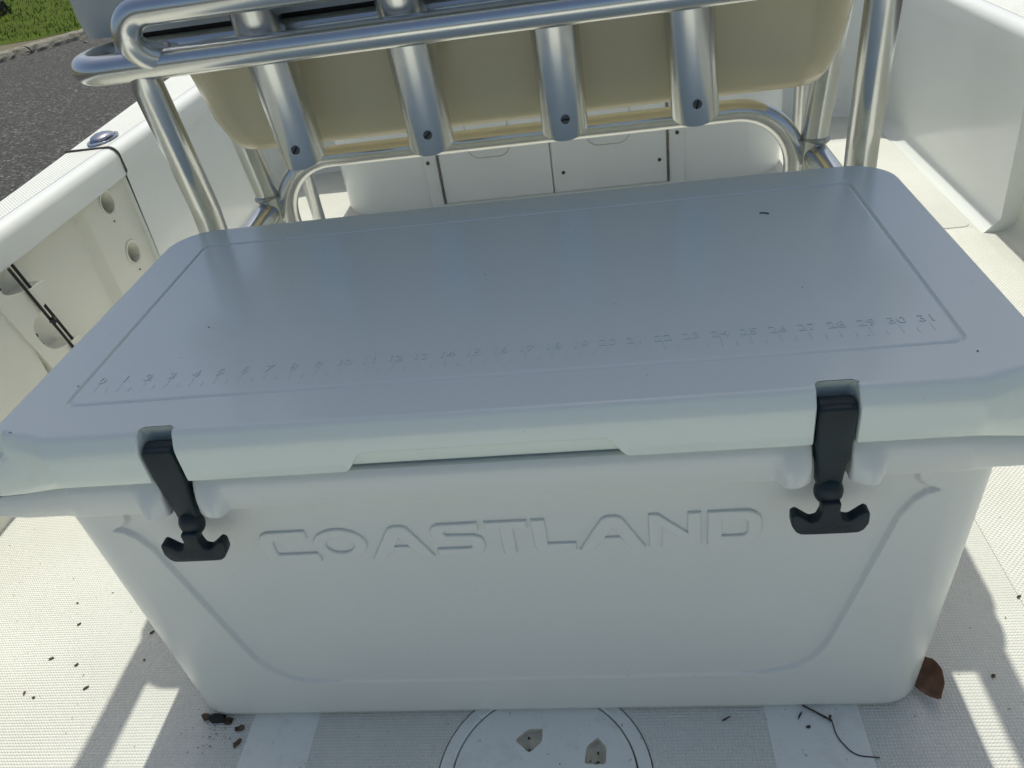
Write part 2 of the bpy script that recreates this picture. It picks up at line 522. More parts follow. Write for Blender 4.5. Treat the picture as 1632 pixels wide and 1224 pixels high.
# outer hull sides
for s in (-1, 1):
    rings = []
    for i in range(15):
        y = YB0 + (3.2 - YB0) * i / 14
        rings.append([(s * (1.05 + .02 * max(0, y)), y, TOPZ - .05), (s * (1.04 + .02 * max(0, y)), y, .1), (s * .93, y, -.3), (s * .5, y, -.5), (0, y, -.58)])
    MB().loft(rings, False).build('hull_side', M['gel'], boat, 40)
# forward bulkhead with rounded inner corners and casting deck
BP = [(WL - .02, YB1 - .22)] + [(WL + .15 - .15 * math.cos(k / 8 * PI / 2), YB1 - .15 + .15 * math.sin(k / 8 * PI / 2)) for k in range(9)] + \
     [(WR - .15 + .15 * math.sin(k / 8 * PI / 2), YB1 - .15 + .15 * math.cos(k / 8 * PI / 2)) for k in range(9)] + [(WR + .02, YB1 - .22)]
rings = [[(x, y - .03, 0) for x, y in BP], [(x, y - .008, .008) for x, y in BP], [(x, y, .03) for x, y in BP], [(x, y, .395) for x, y in BP], [(x, y + .006, .41) for x, y in BP], [(x, y + .02, .415) for x, y in BP]]
MB().loft(rings, False).build('bulkhead', M['gel'], boat, 40)
mb = MB(); mb.box(-1.1, 1.1, YB1 + .018, 3.2, .38, .4145); mb.build('foredeck', M['gunskid'], boat, 0)
mb = MB(); mb.box(-1.06, 1.06, YB0 - .25, YB0, -.3, .414); mb.build('transom', M['gel'], boat, 0)
# round deck hatch: ring, lid, two pry pockets
def ringdisc(r0, r1, z0, z1, e=.0012, n=72):
    rings = [[(x, y, z) for x, y in circ(r, n)] for r, z in ((r0, z0), (r0, z1 - e), (r0 + e, z1), (r1 - e, z1), (r1, z1 - e), (r1, z0))]
    return MB().loft(rings, True)
ringdisc(.1065, .1215, -.011, .0006).build('hatch_ring', M['hatch'], boat, 35, kind_note='') if False else ringdisc(.1065, .1215, -.011, .0006).build('hatch_ring', M['hatch'], boat, 35)
mb = MB(); mb.add([(x, y, -.0115) for x, y in circ(.1235)], [tuple(range(64))]); mb.build('hatch_groove', M['seam'], boat, 0)
def pocket(cx, cy, rot, s=1.0):
    P = [(-.017, -.002), (-.004, .014), (.013, .017), (.015, .001), (.003, -.015)]
    P = [(cx + s * (x * math.cos(rot) - y * math.sin(rot)), cy + s * (x * math.sin(rot) + y * math.cos(rot))) for x, y in P]
    pp = [Vector((x, y, 0)) for x, y in P]; out = []
    m = len(pp)
    for i in range(m):
        a, b, c = pp[i - 1], pp[i], pp[(i + 1) % m]
        for t in (.22, .12):
            pass
        q0 = b + (a - b) * .18; q1 = b + (c - b) * .18
        for k in range(4):
            t = k / 3; out.append(q0 * (1 - t) ** 2 + b * 2 * t * (1 - t) + q1 * t * t)
    return out
pk = [pocket(-.0105, .036, -.15), pocket(.067, .018, .55)]
hl = MB()
outer = [(x, y) for x, y in circ(.1045)]
fill(hl, [(x, y, .0002) for x, y in circ(.1035)], [[(p.x, p.y, .0002) for p in q] for q in pk])
hl.loft([[(x, y, -.011) for x, y in circ(.1045)], [(x, y, -.0008) for x, y in circ(.1045)], [(x, y, .0002) for x, y in circ(.1035)]])
hatch = hl.build('hatch_lid', M['hatch'], boat, 30)
for q in pk:
    c = sum((p for p in q), Vector()) / len(q)
    mb = MB().loft([[(p.x, p.y, .0) for p in q], [tuple((p * .9 + c * .1).xy) + (-.006,) for p in q], [tuple((p * .55 + c * .45 + Vector((0, -.002, 0))).xy) + (-.009,) for p in q]], True, False, True)
    mb.build('pry_pocket', M['pry'], hatch, 30)
for (x, y) in ((-.012, .043), (.069, .024)):
    MB().disc((x, y, -.0072), (0, 0, 1), .0014, .0015, 10).build('screw', M['darksteel'], hatch)
for k, (cx, cy) in enumerate(((-.010, .0275), (.066, .0105))):
    mb = MB()
    for i in range(16):
        s = rnd.uniform(.001, .003); x = cx + rnd.gauss(0, .0042); y = cy + rnd.gauss(0, .0022)
        mb.add([(x + rnd.uniform(-s, s), y + rnd.uniform(-s, s), -.008 + rnd.uniform(0, .004)) for _ in range(4)], [(0, 1, 2), (0, 2, 3), (0, 1, 3), (1, 2, 3)])
    mb.build('pocket_dirt', M['black'], hatch, 0, kind='stuff')

# left storage side: panel with two round rod-holder holes, rack plate with cord
def loft_xz(poly, x0, x1, e=.002):
    pass
def yz(poly, x): return [(x, y, z) for y, z in poly]
def cyz(cy, cz, ry, rz, n=32): return [(cy + ry * math.cos(2 * PI * k / n), cz + rz * math.sin(2 * PI * k / n)) for k in range(n)]
XP = -.968
holes = [(1.118, .320, .0245), (1.132, .193, .0245)]
mb = MB()
pan = [(1.03, .0), (1.205, .0), (1.205, .354), (1.03, .354)]
fill(mb, yz(pan, XP), [yz(cyz(a, b, r, r), XP) for a, b, r in holes])
mb.loft([yz([(1.03, 0), (1.03, .354)], XP), yz([(1.015, 0), (1.015, .354)], XP - .018)], False)
panel = mb.build('storage_panel', M['gelcream'], boat, 30)
for a, b, r in holes:
    m2 = MB()
    ax = Vector((-1, -.25, -.45)).normalized()
    rings = [yz(cyz(a, b, r + .0045, r + .0045), XP + .0005), yz(cyz(a, b, r + .0035, r + .0035), XP + .0025), yz(cyz(a, b, r - .001, r - .001), XP + .0015)]
    c0 = yz(cyz(a, b, r - .001, r - .001), XP)
    rings.append(c0); rings.append([tuple(Vector(p) + ax * .11) for p in c0])
    m2.loft(rings, True, False, True)
    m2.build('rod_socket', M['gelcream'], panel, 40)
    MB().disc((XP, a - .004, b - r - .018), (1, 0, 0), .0022, .0015, 10).build('screw', M['darksteel'], panel)
# back panel further aft, deeper
mb = MB(); mb.add(yz([(.55, 0), (1.016, 0), (1.016, .358), (.55, .358)], XP - .018), [(0, 1, 2, 3)])
mb.build('storage_recess', M['gelcream'], boat, 0)
# rack plate with scalloped edge
PX = -.945
edge = [(.655, .352), (.673, .298), (.710, .155), (.750, .0), (.88, .0), (.86, .06), (.845, .11), (.824, .150), (.817, .160), (.787, .162), (.772, .164), (.745, .172),
        (.731, .183), (.724, .194), (.716, .212), (.716, .233), (.729, .247), (.758, .251), (.775, .257), (.803, .265), (.807, .290), (.789, .296), (.764, .296),
        (.749, .298), (.704, .311), (.692, .324), (.690, .352)]
pl = [Vector((0, y, z)) for y, z in edge]
def smoothpoly(P, amt=.3, k=4):
    out = []
    m = len(P)
    for i in range(m):
        a, b, c = P[i - 1], P[i], P[(i + 1) % m]
        q0 = b + (a - b) * amt; q1 = b + (c - b) * amt
        for j in range(k):
            t = j / (k - 1); out.append(q0 * (1 - t) ** 2 + b * 2 * t * (1 - t) + q1 * t * t)
    return out
pl = smoothpoly(pl, .35, 3)
mb = MB()
fill(mb, [(PX, p.y, p.z) for p in pl], [])
mb.loft([[(PX, p.y, p.z) for p in pl], [(PX - .002, p.y * 1.0 + .0015, p.z) for p in pl], [(XP - .018, p.y + .002, p.z) for p in pl]])
plate = mb.build('rack_plate', M['gelcream'], boat, 30)
for y, z, r in ((.721, .219, .0042), (.726, .197, .0018), (.698, .329, .003)):
    MB().disc((PX - .006, y, z), (1, 0, 0), r, .0025, 12).build('screw', M['darksteel'], plate)
CORD = [[(.731, .353), (.763, .228), (.806, .060)], [(.752, .352), (.768, .288)], [(.7745, .262), (.802, .156)]]
for c in CORD: MB().tube([(PX - .004 if len(c) < 3 else PX + .004, y, z) for y, z in c], .0029, 8).build('cord', M['cord'], plate)
mb = MB(); kc = Vector((PX + .007, .7645, .222))
for t in range(3):
    a = t * 1.1
    mb.tube([kc + Vector((0, math.cos(a + .4), math.sin(a + .4))) * .010, kc + Vector((.003, 0, 0)), kc - Vector((0, math.cos(a + .4), math.sin(a + .4))) * .005], .0025, 6)
mb.build('cord_knot', M['cord'], plate)
mb = MB(); mb.add(yz([(YB0, 0), (.700, 0), (.700, .352), (YB0, .352)], -.950), [(0, 1, 2, 3)])
mb.loft([yz([(.700, 0), (.700, .352)], -.950), yz([(.704, 0), (.704, .352)], -.962)], False)
mb.build('storage_door', M['gelcream'], boat, 30)
# pop-up cleat on the left gunwale
cc = Vector((-1.012, 1.268, TOPZ + .003))
def ell(c, a, b, z, n=28): return [(c.x + a * math.cos(2 * PI * k / n), c.y + b * math.sin(2 * PI * k / n), z) for k in range(n)]
cl = MB().loft([ell(cc, .030, .052, TOPZ + .001), ell(cc, .029, .051, TOPZ + .005), ell(cc, .022, .043, TOPZ + .0065), ell(cc, .019, .040, TOPZ - .004)], True, False, True).build('cleat', M['chrome'], boat, 40, label='oval chrome cleat set into the left gunwale')
rings = []
for i in range(13):
    t = -1 + 2 * i / 12; w = .023 * math.sqrt(max(.02, 1 - t * t * .93))
    rings.append([(cc.x + w * math.cos(a), cc.y + .038 * t, TOPZ + .006 + .004 * (1 - t * t) + w * .38 * math.sin(a)) for a in [2 * PI * k / 14 for k in range(14)]])
MB().loft(rings, True, True, True).build('cleat_horn', M['chrome'], cl, 60)

# ------------------------------------------------------------------ console
con = thing('console', 'white moulded console with two low doors ahead of the seat', 'console', (0, 1.95, 0))
CY = 1.70
rings = []
for z, w in ((0.0, .0), (.02, 0), (.45, .0), (.80, -.02), (.90, -.05)):
    rings.append([(x, y, z) for x, y in rrect(-.655 - w * 1, .625 + w, CY + (0 if z < .8 else .02), 2.12, .11, 8)])
MB().loft(rings, True, False, True).build('console_body', M['gel'], con, 40)
mb = MB(); fx0, fx1 = -.378, .345
fill(mb, [(fx0, CY - .012, -.0), (fx1, CY - .012, -.0), (fx1, CY - .012, .62), (fx0, CY - .012, .62)],
     [[(x, CY - .012, z) for x, z in ((-.340, .012), (.305, .012), (.305, .56), (-.340, .56))]])
mb.loft([[(x, CY - .012, z) for x, z in ((fx0, 0), (fx0, .62), (fx1, .62), (fx1, 0))], [(x, CY, z) for x, z in ((fx0 - .004, 0), (fx0 - .004, .62), (fx1 + .004, .62), (fx1 + .004, 0))]], False)
frame = mb.build('door_frame', M['gel'], con, 30)
for x0, x1, lx in ((-.334, -.021, -.187), (-.017, .300, .143)):
    m2 = MB(); 
    pts = [(x0, .014), (x1, .014), (x1, .556), (x0, .556)]
    m2.loft([[(x, CY - .002, z) for x, z in pts], [(x, CY - .0115, z) for x, z in pts], [(x + (.002 if x == x0 else -.002), CY - .0135, z) for x, z in pts]], True, False, True)
    d = m2.build('door', M['gel'], con, 30)
    lp = rrect(lx - .060, lx + .060, .137, .300, .034, 6)
    li = rrect(lx - .0588, lx + .0588, .1382, .2988, .0328, 6)
    MB().loft([[(x, CY - .0136, z) for x, z in lp], [(x, CY - .0152, z) for x, z in lp], [(x, CY - .0152, z) for x, z in li], [(x, CY - .0138, z) for x, z in li]], True).build('latch_rim', M['faint'], d, 30)
    li = rrect(lx - .058, lx + .058, .139, .298, .032, 6); lj = rrect(lx - .050, lx + .050, .147, .290, .026, 6)
    MB().loft([[(x, CY - .0136, z) for x, z in li], [(x, CY - .0165, z) for x, z in li], [(x, CY - .0178, z) for x, z in lj]], True, False, True).build('latch_pull', M['gel'], d, 40)
    MB().box(lx - .02, lx + .02, CY - .020, CY - .0175, .150, .158).build('latch_grip', M['gel'], d, 0)
for hx in (-.3375, .3025):
    mb = MB()
    for k in range(24):
        z0 = .014 + k * .0225
        mb.tube([(hx, CY - .0145, z0), (hx, CY - .0145, z0 + .0205)], .0033 + .0004 * (k % 2), 8)
    mb.build('hinge', M['brass'], con)
for x, z in ((-.366, .138), (.328, .148), (.012, .070), (.279, .078), (-.366, .42), (.328, .42)):
    MB().disc((x, CY - .012, z), (0, -1, 0), .0052, .0035, 12, .001).build('screw', M['darksteel'], con)
# grab rails beside the console
for s, xx in ((-1, -.632), (1, .588)):
    g = MB().tube(fillet([(xx, 1.45, 0.0), (xx, 1.45, .98), (xx, 1.72, .98), (xx * .97, 1.80, .86)], [.08, .05]), .0165, 18)
    t = thing('grab_rail', ['upright aluminium grab rail standing left of the console', 'upright aluminium grab rail standing right of the console'][s > 0], 'grab rail', (xx, 1.45, 0), 'grab rails beside the console')
    g.build('rail', M['alu'], t)
    MB().disc((xx, 1.45, 0), (0, 0, 1), .034, .006, 24, .002).build('base_flange', M['alu'], t)

# ------------------------------------------------------------------ leaning post seat
lp = thing('leaning_post', 'aluminium leaning post with tan seat shell and four rod holders behind the cooler', 'leaning post', (0, .75, 0))
for s in (-1, 1):
    q_ = fillet([(s * .468, .602, 0.0), (s * .467, .600, .475), (s * .4560, .5520, .660), (s * .4550, .5490, .682)], [.12, 0])
    MB().tube(q_, [.0208] * (len(q_) - 1) + [.0165], 24).build('rear_leg', M['alu'], lp)
    MB().tube([(s * .445, .800, 0.0), (s * .4525, .800, .38), (s * .474, .800, .60)], .0205, 24).build('front_leg', M['alu'], lp)
    MB().tube([(s * .458, .803, .385), (s * .474, .602, .365)], .0205, 24).build('side_rail', M['alu'], lp)
    MB().tube([(s * .4565, .7995, .405), (s * .457, .7995, .4075), (s * .4572, .7995, .4115), (s * .4575, .7995, .414)], [.0200, .0226, .0226, .0200], 24).build('weld', M['weld'], lp)
MB().tube(fillet([(-.430, .800, .0), (-.428, .800, .466), (.428, .800, .466), (.430, .800, .0)], [.098, .098], 16), .0172, 24).build('lower_hoop', M['alu'], lp)
# rod rack: lower rail ring and the upper loop
ringp = fillet([(0, .655, .688), (-.545, .655, .688), (-.545, .545, .6875), (.545, .545, .6875), (.545, .655, .688), (0, .655, .688)], [.044, .044, .044, .044], 14)
MB().tube(ringp[:-1], .0180, 24, closed=True).build('rack_rail', M['alu'], lp)
def loop_end(s):
    out = []
    for k in range(19):
        t = R(258 - 168 * k / 18)          # from the weld round to the top tube
        q = k / 18
        out.append(Vector((s * (.410 - .034 * math.cos(t)), .527 + .024 * max(0, 1 - q * 2.2) ** 1.5, .7215 + .0300 * math.sin(t))))
    out.insert(0, out[0] + Vector((-s * .012, .008, -.004)))
    return out
up = loop_end(-1) + [Vector((x, .527, .7515)) for x in (-.3, 0, .3)] + loop_end(1)[::-1]
MB().tube(up, .0180, 24).build('upper_rail', M['alu'], lp)
for s in (-1, 1):
    e = loop_end(s); a = e[1]; dd = (e[0] - e[2]).normalized()
    MB().tube([a + dd * q for q in (-.003, -.0008, .0028, .005)], [.0178, .0195, .0198, .0180], 24).build('weld', M['weld'], lp)
for i, (xb, xt) in enumerate(((-.2975, -.3085), (-.111, -.118), (.0745, .0715), (.2485, .232))):
    a = Vector((xb, .608, .532)); b = Vector((xt, .594, .80)); d = (b - a).normalized(); u = Vector((1, 0, 0)); u = (u - d * u.dot(d)).normalized(); w = d.cross(u)
    n = 32; rings = []
    for q, rr in ((.0, .0285), (.0, .0308), (.0012, .0315), (1, .0315), (1, .0285), (.0, .0285)):
        rings.append([a + (b - a) * q + (u * math.cos(2 * PI * k / n) + w * math.sin(2 * PI * k / n)) * rr + Vector((0, 0, (.010 * math.sin(2 * PI * k / n) if q < .5 else 0))) for k in range(n)])
    rh = MB().loft(rings).build('rod_holder', M['alu'], lp, 40)
    pin = a + d * .018 + Vector((.000, -.0311, 0)) + u * (.003 if i < 3 else .0)
    MB().disc(pin, (0, -1, -.1), .0062, .003, 14, .0012).build('screw', M['pin'], rh)
    mb = MB(); an = [.9, .7, .05, 1.3][i]
    dv = Vector((math.cos(an), 0, math.sin(an))) * .0055
    mb.tube([pin + Vector((0, -.0033, 0)) - dv, pin + Vector((0, -.0033, 0)) + dv], .0011, 6); mb.build('screw_slot', M['black'], rh)
# tan shell
rings = []
for z, hw, y0, y1, r in ((.552, .390, .735, .98, .05), (.528, .416, .705, 1.0, .06), (.523, .428, .690, 1.02, .06), (.527, .440, .677, 1.03, .06), (.540, .450, .669, 1.04, .065), (.570, .461, .664, 1.05, .065), (.640, .474, .660, 1.05, .065), (.704, .488, .657, 1.05, .06)):
    rings.append([(x + .012 * (x < 0) * 0, y, z) for x, y in rrect(-hw, hw, y0, y1, r, 10)])
MB().loft(rings, True, True, True).build('seat_shell', M['tan'], lp, 50)
rbox(MB(), -.553, .540, .652, 1.04, .7045, .7125, .04, .001).build('seat_board', M['black'], lp)
def cushion(x0, x1, y0, y1, z0, z1, r, flare, par, name='seat_cushion', er=.018):
    rings = []
    for k in range(11):
        t = k / 10; z = z0 + (z1 - z0) * t
        d = (.004 if t < .5 else er) * (1 - math.sin(PI * min(1, max(0, t)))) ** 2 + flare * (1 - t)
        rings.append([(x, y, z) for x, y in rrect(x0 + d, x1 - d, y0 + d * .4, y1 - d * .4, r, 8)])
    return MB().loft(rings, True, True, True).build(name, M['cushion'], par, 60)
cushion(-.585, .570, .632, 1.06, .7125, .802, .05, .0, lp)
cushion(-.479, .482, .640, .735, .8015, 1.62, .012, .0, lp, 'backrest', .02)
MB().tube(fillet([(0, .66, .826), (-.556, .66, .826), (-.556, .66, 1.66), (.531, .66, 1.66), (.531, .66, .826), (0, .66, .826)], [.06, .08, .08, .06], 12)[:-1], .0215, 20, closed=True).build('back_frame', M['alu'], lp)
for xx in (-.556, .531): MB().tube([(xx, .66, .795), (xx, .66, .90)], .0222, 20).build('frame_shadow_post', M['alu'], lp)  # unseen posts, added to keep the outer edge of the frame's shadow straight

# ------------------------------------------------------------------ the cooler
cooler = thing('cooler', 'large white hard cooler with black rubber T latches on the boat floor', 'cooler', (0, .29, 0))
LX = .295; LW = .0168
def sm(a, b, x):
    t = max(0., min(1., (x - a) / (b - a))); return t * t * (3 - 2 * t)
def outline(yf, depth, bump=0.0, sx=.475, yb=.524, rb=.058, cb=.464, lw=LW, nbk=1):
    """plan outline with an inward direction for each vertex, counterclockwise from the left front"""
    P = []
    xs = sorted(set([round(-.404 + .808 * i / 230, 5) for i in range(231)]))
    def fy(x):
        a = abs(abs(x) - LX)
        y = yf
        if bump: y -= bump * ((sm(.046, .036, a) * (.35 + .65 * sm(.012, .030, a))) if a > lw else 1) * 1.0
        return y
    for c in (-LX, LX):
        xs = [x for x in xs if not (abs(x - c) < lw + .0015)]
    pts = [(x, fy(x)) for x in xs]
    for c in (-LX, LX):
        k = next(i for i, p in enumerate(pts) if p[0] > c)
        y0 = fy(c - lw - .001)
        nb = [(c - lw - .0012, y0 + .0002), (c - lw, y0 + .0018)] + [(c - lw, y0 + .006), (c - lw, yf + depth - .004), (c - lw + .003, yf + depth - .0005)] + \
             [(c + t * lw, yf + depth) for t in (-.7, -.35, 0, .35, .7)] + [(c + lw - .003, yf + depth - .0005), (c + lw, yf + depth - .004), (c + lw, y0 + .006), (c + lw, y0 + .0018), (c + lw + .0012, y0 + .0002)]
        pts[k:k] = nb
    P += [(x, y, 0, nbk if (y > yf + depth - .006) else 1) for x, y in pts]
    yo = yf - .045
    right = [(.408, .0452 + yo, -.1, 1), (.412, .0470 + yo, -.3, .95), (.430, .0540 + yo, -.45, .85), (cb - .012, .0605 + yo, -.6, .7), (cb - .004, .0635 + yo, -.75, .45), (cb, .0665 + yo, -1.25, .2), (cb + .0005, .0700 + yo, -1.3, .05), (cb + .002, .0722 + yo, -1.3, .05), (cb + .005, .0732 + yo, -1.1, .05), (sx - .003, .0735 + yo, -.5, 0), (sx, .0762 + yo, -.6, 0), (sx, .084 + yo, -.6, 0)]
    right += [(sx, .084 + (yb - rb - .084) * i / 14, -.6, 0) for i in range(1, 14)]
    for k in range(11):
        t = k / 10 * PI / 2
        right.append((sx - rb + rb * math.cos(t), yb - rb + rb * math.sin(t), -.6 * math.cos(t), -.6 * math.sin(t)))
    P += right
    P += [(x, yb, 0, -.45) for x in (.3, .1, -.1, -.3)]
    P += [(-x, y, -dx, dy) for x, y, dx, dy in reversed(right)]
    return P
O = outline(.045, .026, nbk=-.5)
def corner(x): return max(0., min(1., (abs(x) - .407) / .06))
def lid_bottom(x, y):
    c = .0205 * (1 - sm(.106, .127, abs(x))) if y < .2 else 0
    return .4180 + c - .0235 * corner(x) * (1 - sm(.10, .2, y)) 
def flare(x, y): return math.copysign(max(0., min(1., (abs(x) - .446) / .018)) * (1 - sm(.12, .19, y)), x)
def ring(O, d, zf, out=0.0, inner=False):
    return [(x + dx * d + out * flare(x, y), y + (abs(dy) if (inner and y < .3) else dy) * d, zf(x, y)) for x, y, dx, dy in O]
mb = MB()
top = [(.4470, .0), (.4535, .0003), (.4562, .0012), (.4590, .0025), (.4655, .0062), (.4680, .0080), (.4695, .0105), (.4700, .0135), (.4700, .0150)]
CD = .0235
lz = lambda x, y: .4165 - CD * corner(x) * (1 - sm(.10, .2, y))
rings = [ring(O, .05, lz, .036, True), ring(O, .013, lz, .038, True), ring(O, .012, lid_bottom, .038, True), ring(O, .0012, lid_bottom, .042, True),
         ring(O, .0, lambda x, y: lid_bottom(x, y) + .0016, .044), ring(O, .0, lambda x, y: max(lid_bottom(x, y) + .019, .4255 if abs(x) > .407 else 0) if abs(x) > .407 else max(.4300, lid_bottom(x, y) + .003), .034), ring(O, .0, lambda x, y: .4445, .004)]
rings += [ring(O, d, lambda x, y, z=z: z) for z, d in top]
mb.loft(rings, True, True, False)
GX, GY0, GY1, GR = .412, .107, .463, .012
def gl(d, z): return [(x, y, z) for x, y in rrect(-GX + d, GX - d, GY0 + d, GY1 - d, GR, 6)]
fill(mb, rings[-1], [gl(-.0024, .4700)])
mb.loft([gl(-.0024, .4700), gl(-.0010, .4688), gl(0, .4682), gl(.0012, .4688), gl(.0024, .4698), gl(.0045, .4698)], True, False, True)
lid = mb.build('lid', M['lid'], cooler, 38)
LT = .4698
# ruler: raised numbers and marks
def text_mesh(s, size, ext, bev, off=0.0):
    cu = bpy.data.curves.new('t', 'FONT'); cu.body = s; cu.size = size; cu.extrude = ext; cu.bevel_depth = bev; cu.offset = off
    cu.align_x = 'CENTER'; cu.resolution_u = 3
    o = bpy.data.objects.new('t', cu); COL.objects.link(o)
    bpy.context.view_layer.update()
    dg = bpy.context.evaluated_depsgraph_get()
    me = bpy.data.meshes.new_from_object(o.evaluated_get(dg))
    bpy.data.objects.remove(o)
    return me
tick_l = None; tick_s = None
def tick_mesh(L):
    m = MB(); w = .0008
    m.loft([[(-w, 0, 0), (w, 0, 0), (w, L, 0), (-w, L, 0)], [(-w * .6, .0004, 0.00045), (w * .6, .0004, 0.00045), (w * .6, L - .0004, 0.00045), (-w * .6, L - .0004, 0.00045)]], True, False, True)
    o = m.build('tick', M['lid'], None, 0); me = o.data; bpy.data.objects.remove(o); return me
tl, ts = tick_mesh(.013), tick_mesh(.0075)
for i in range(32):
    me = text_mesh(str(i), .0150, .0002, .0002, -.0001)
    me.materials.clear(); me.materials.append(M['lid'])
    o = link('ruler_number', me, lid); o.location = ((i - 15.5) * .0254, .1425, LT + .0004)
    o.scale = (1.12, 1, 1)
    o = link('tick', tl, lid); o.location = ((i - 15.5) * .0254, .127, LT)
    if i < 31:
        o = link('tick', ts, lid); o.location = ((i - 15.0) * .0254, .126, LT)

# body: dense front face with the recessed panel
def body_front(z): return .0625 + (.0695 - .0625) * (1 - z / .385)
PP = [(-.374, .40), (-.374, .365), (-.376, .355), (-.383, .348), (-.396, .3435), (-.386, .340), (-.376, .331), (-.366, .312), (-.326, .145), (-.318, .117), (-.307, .098), (-.292, .084), (-.270, .076), (-.24, .0735), (-.18, .0725)]
PP = PP + [(-x, z) for x, z in reversed(PP)]
PA = np.array(PP)
def sdf(X, Z):
    d = np.full(X.shape, 1e9); ins = np.zeros(X.shape, bool); m = len(PA)
    for i in range(m):
        a = PA[i]; b = PA[(i + 1) % m]; e = b - a
        t = np.clip(((X - a[0]) * e[0] + (Z - a[1]) * e[1]) / (e @ e), 0, 1)
        d = np.minimum(d, np.hypot(X - a[0] - t * e[0], Z - a[1] - t * e[1]))
        c = (a[1] > Z) != (b[1] > Z)
        with np.errstate(divide='ignore', invalid='ignore'):
            xi = a[0] + (Z - a[1]) * (e[0] / (e[1] if e[1] != 0 else 1e-12))
        ins ^= c & (X < xi)
    return np.where(ins, -d, d)
NF = 620; NZ = 190
def bouter(z, e):
    k = 1 - z / .385
    hw = .4570 - .0175 * k - e; yf = body_front(z) + e; yb = .508 - .016 * k - e; r = .048 - e * .5
    xs = np.linspace(-(hw - r), hw - r, NF)
    pts = [(x, yf) for x in xs]
    for j in range(1, 11):
        t = j / 10 * PI / 2; pts.append((hw - r + r * math.sin(t), yf + r - r * math.cos(t)))
    for j in range(0, 11):
        t = j / 10 * PI / 2; pts.append((hw - r + r * math.cos(t), yb - r + r * math.sin(t)))
    for j in range(0, 11):
        t = j / 10 * PI / 2; pts.append((-hw + r - r * math.sin(t), yb - r + r * math.cos(t)))
    for j in range(0, 10):
        t = j / 10 * PI / 2; pts.append((-hw + r - r * math.cos(t), yf + r - r * math.sin(t)))
    return pts
zs = [(0.0, .014), (.0012, .0095), (.0035, .006), (.007, .0028), (.011, .0008), (.0145, 0)] + [(.0145 + (.386 - .0145) * (i + 1) / NZ, 0) for i in range(NZ)]
rings = [np.array([(x, y, z) for x, y in bouter(z, e)]) for z, e in zs]
V = np.concatenate(rings)
front = np.zeros(len(V), bool); npr = len(rings[0])
for i in range(len(rings)): front[i * npr:i * npr + NF] = True
d = sdf(V[:, 0], V[:, 2])
t = np.clip((.0019 - d) / .0038, 0, 1); t = t * t * (3 - 2 * t)
dep = .0052 * np.ones(len(V))
# shallower along the bottom line, as in the moulding
dep *= np.where(V[:, 2] < .16, .35 + .65 * np.clip((np.abs(V[:, 0]) - .20) / .10, 0, 1), 1) * 1.0
dep = np.where(d < -.004, np.minimum(dep, .0052), dep)
dc = .0052 * (.35 + .65 * np.clip((np.abs(V[:, 0]) - .20) / .10, 0, 1))
zz = np.clip((V[:, 2] - .06) / .12, 0, 1)
dep = dc * (1 - zz) + .0052 * zz
V[front, 1] += (t * dep)[front]
nr = len(rings); F = []
for i in range(nr - 1):
    b0 = i * npr
    for j in range(npr):
        a = b0 + j; b = b0 + (j + 1) % npr
        F.append((a, b, b + npr, a + npr))
F.append(tuple(range(npr - 1, -1, -1)))
body = obj('body', V.tolist(), F, M['cooler'], cooler, 40)

# moulded rim around the body top
O2 = outline(.0475, .030, .0115, .483, .526, .058, .468, .0160)
def rb_(x, y): return .3770 - .014 * corner(x) * (1 - sm(.062, .078, y)) + .004 * (sm(.12, .2, y))
def rt_(x, y): return .4135 - .0235 * corner(x) * (1 - sm(.10, .2, y))
mb = MB()
O3 = outline(.0475, .030, 0.0, .483, .526, .058, .468, .0160)
assert len(O3) == len(O2)
def blend(A, B, t): return [tuple(p * (1 - t) + q * t for p, q in zip(a, b)) for a, b in zip(A, B)]
mb.loft([ring(O2, .045, lambda x, y: rb_(x, y) + .004, .042), ring(O2, .0042, lambda x, y: rb_(x, y), .042), ring(O2, .0012, lambda x, y: rb_(x, y) + .0008, .042), ring(O2, .0, lambda x, y: rb_(x, y) + .0035, .046),
         ring(blend(O2, O3, .35), .0, lambda x, y: (rb_(x, y) + rt_(x, y)) / 2, .046), ring(blend(O2, O3, .85), .0003, lambda x, y: rt_(x, y) - .009, .046), ring(O3, .0022, lambda x, y: rt_(x, y) - .0035, .046), ring(O3, .0055, lambda x, y: rt_(x, y), .042), ring(O3, .05, lambda x, y: rt_(x, y), .042)], True, True, True)
mb.build('rim', M['cooler'], cooler, 38)

# raised lettering COASTLAND, each letter its own moulded piece
def arc(cx, cz, rx, rz, a0, a1, n=10):
    return [(cx + rx * math.cos(R(a0 + (a1 - a0) * k / n)), cz + rz * math.sin(R(a0 + (a1 - a0) * k / n))) for k in range(n + 1)]
ZB, ZT = .2815, .3265; H = ZT - ZB; S = .0125
def L_C(x0, x1):
    return [[(x0 + .010, ZT), (x1 - .006, ZT), (x1 - .006, ZT - S * .9), (x0 + .0150, ZT - S), (x0 + .0130, ZT - S - .003), (x0 + .0130, ZB + S + .003), (x0 + .0150, ZB + S), (x1, ZB + S), (x1 + .001, ZB), (x0 + .010, ZB), (x0 + .003, ZB + .004), (x0, ZB + .011), (x0, ZT - .011), (x0 + .003, ZT - .004)]]
def L_O(x0, x1):
    c = (x0 + x1) / 2; zc = (ZB + ZT) / 2
    return [arc(c, zc, (x1 - x0) / 2, H / 2, 0, 360, 40)[:-1], arc(c, zc, (x1 - x0) / 2 - .0135, H / 2 - .0115, 0, 360, 32)[:-1]]
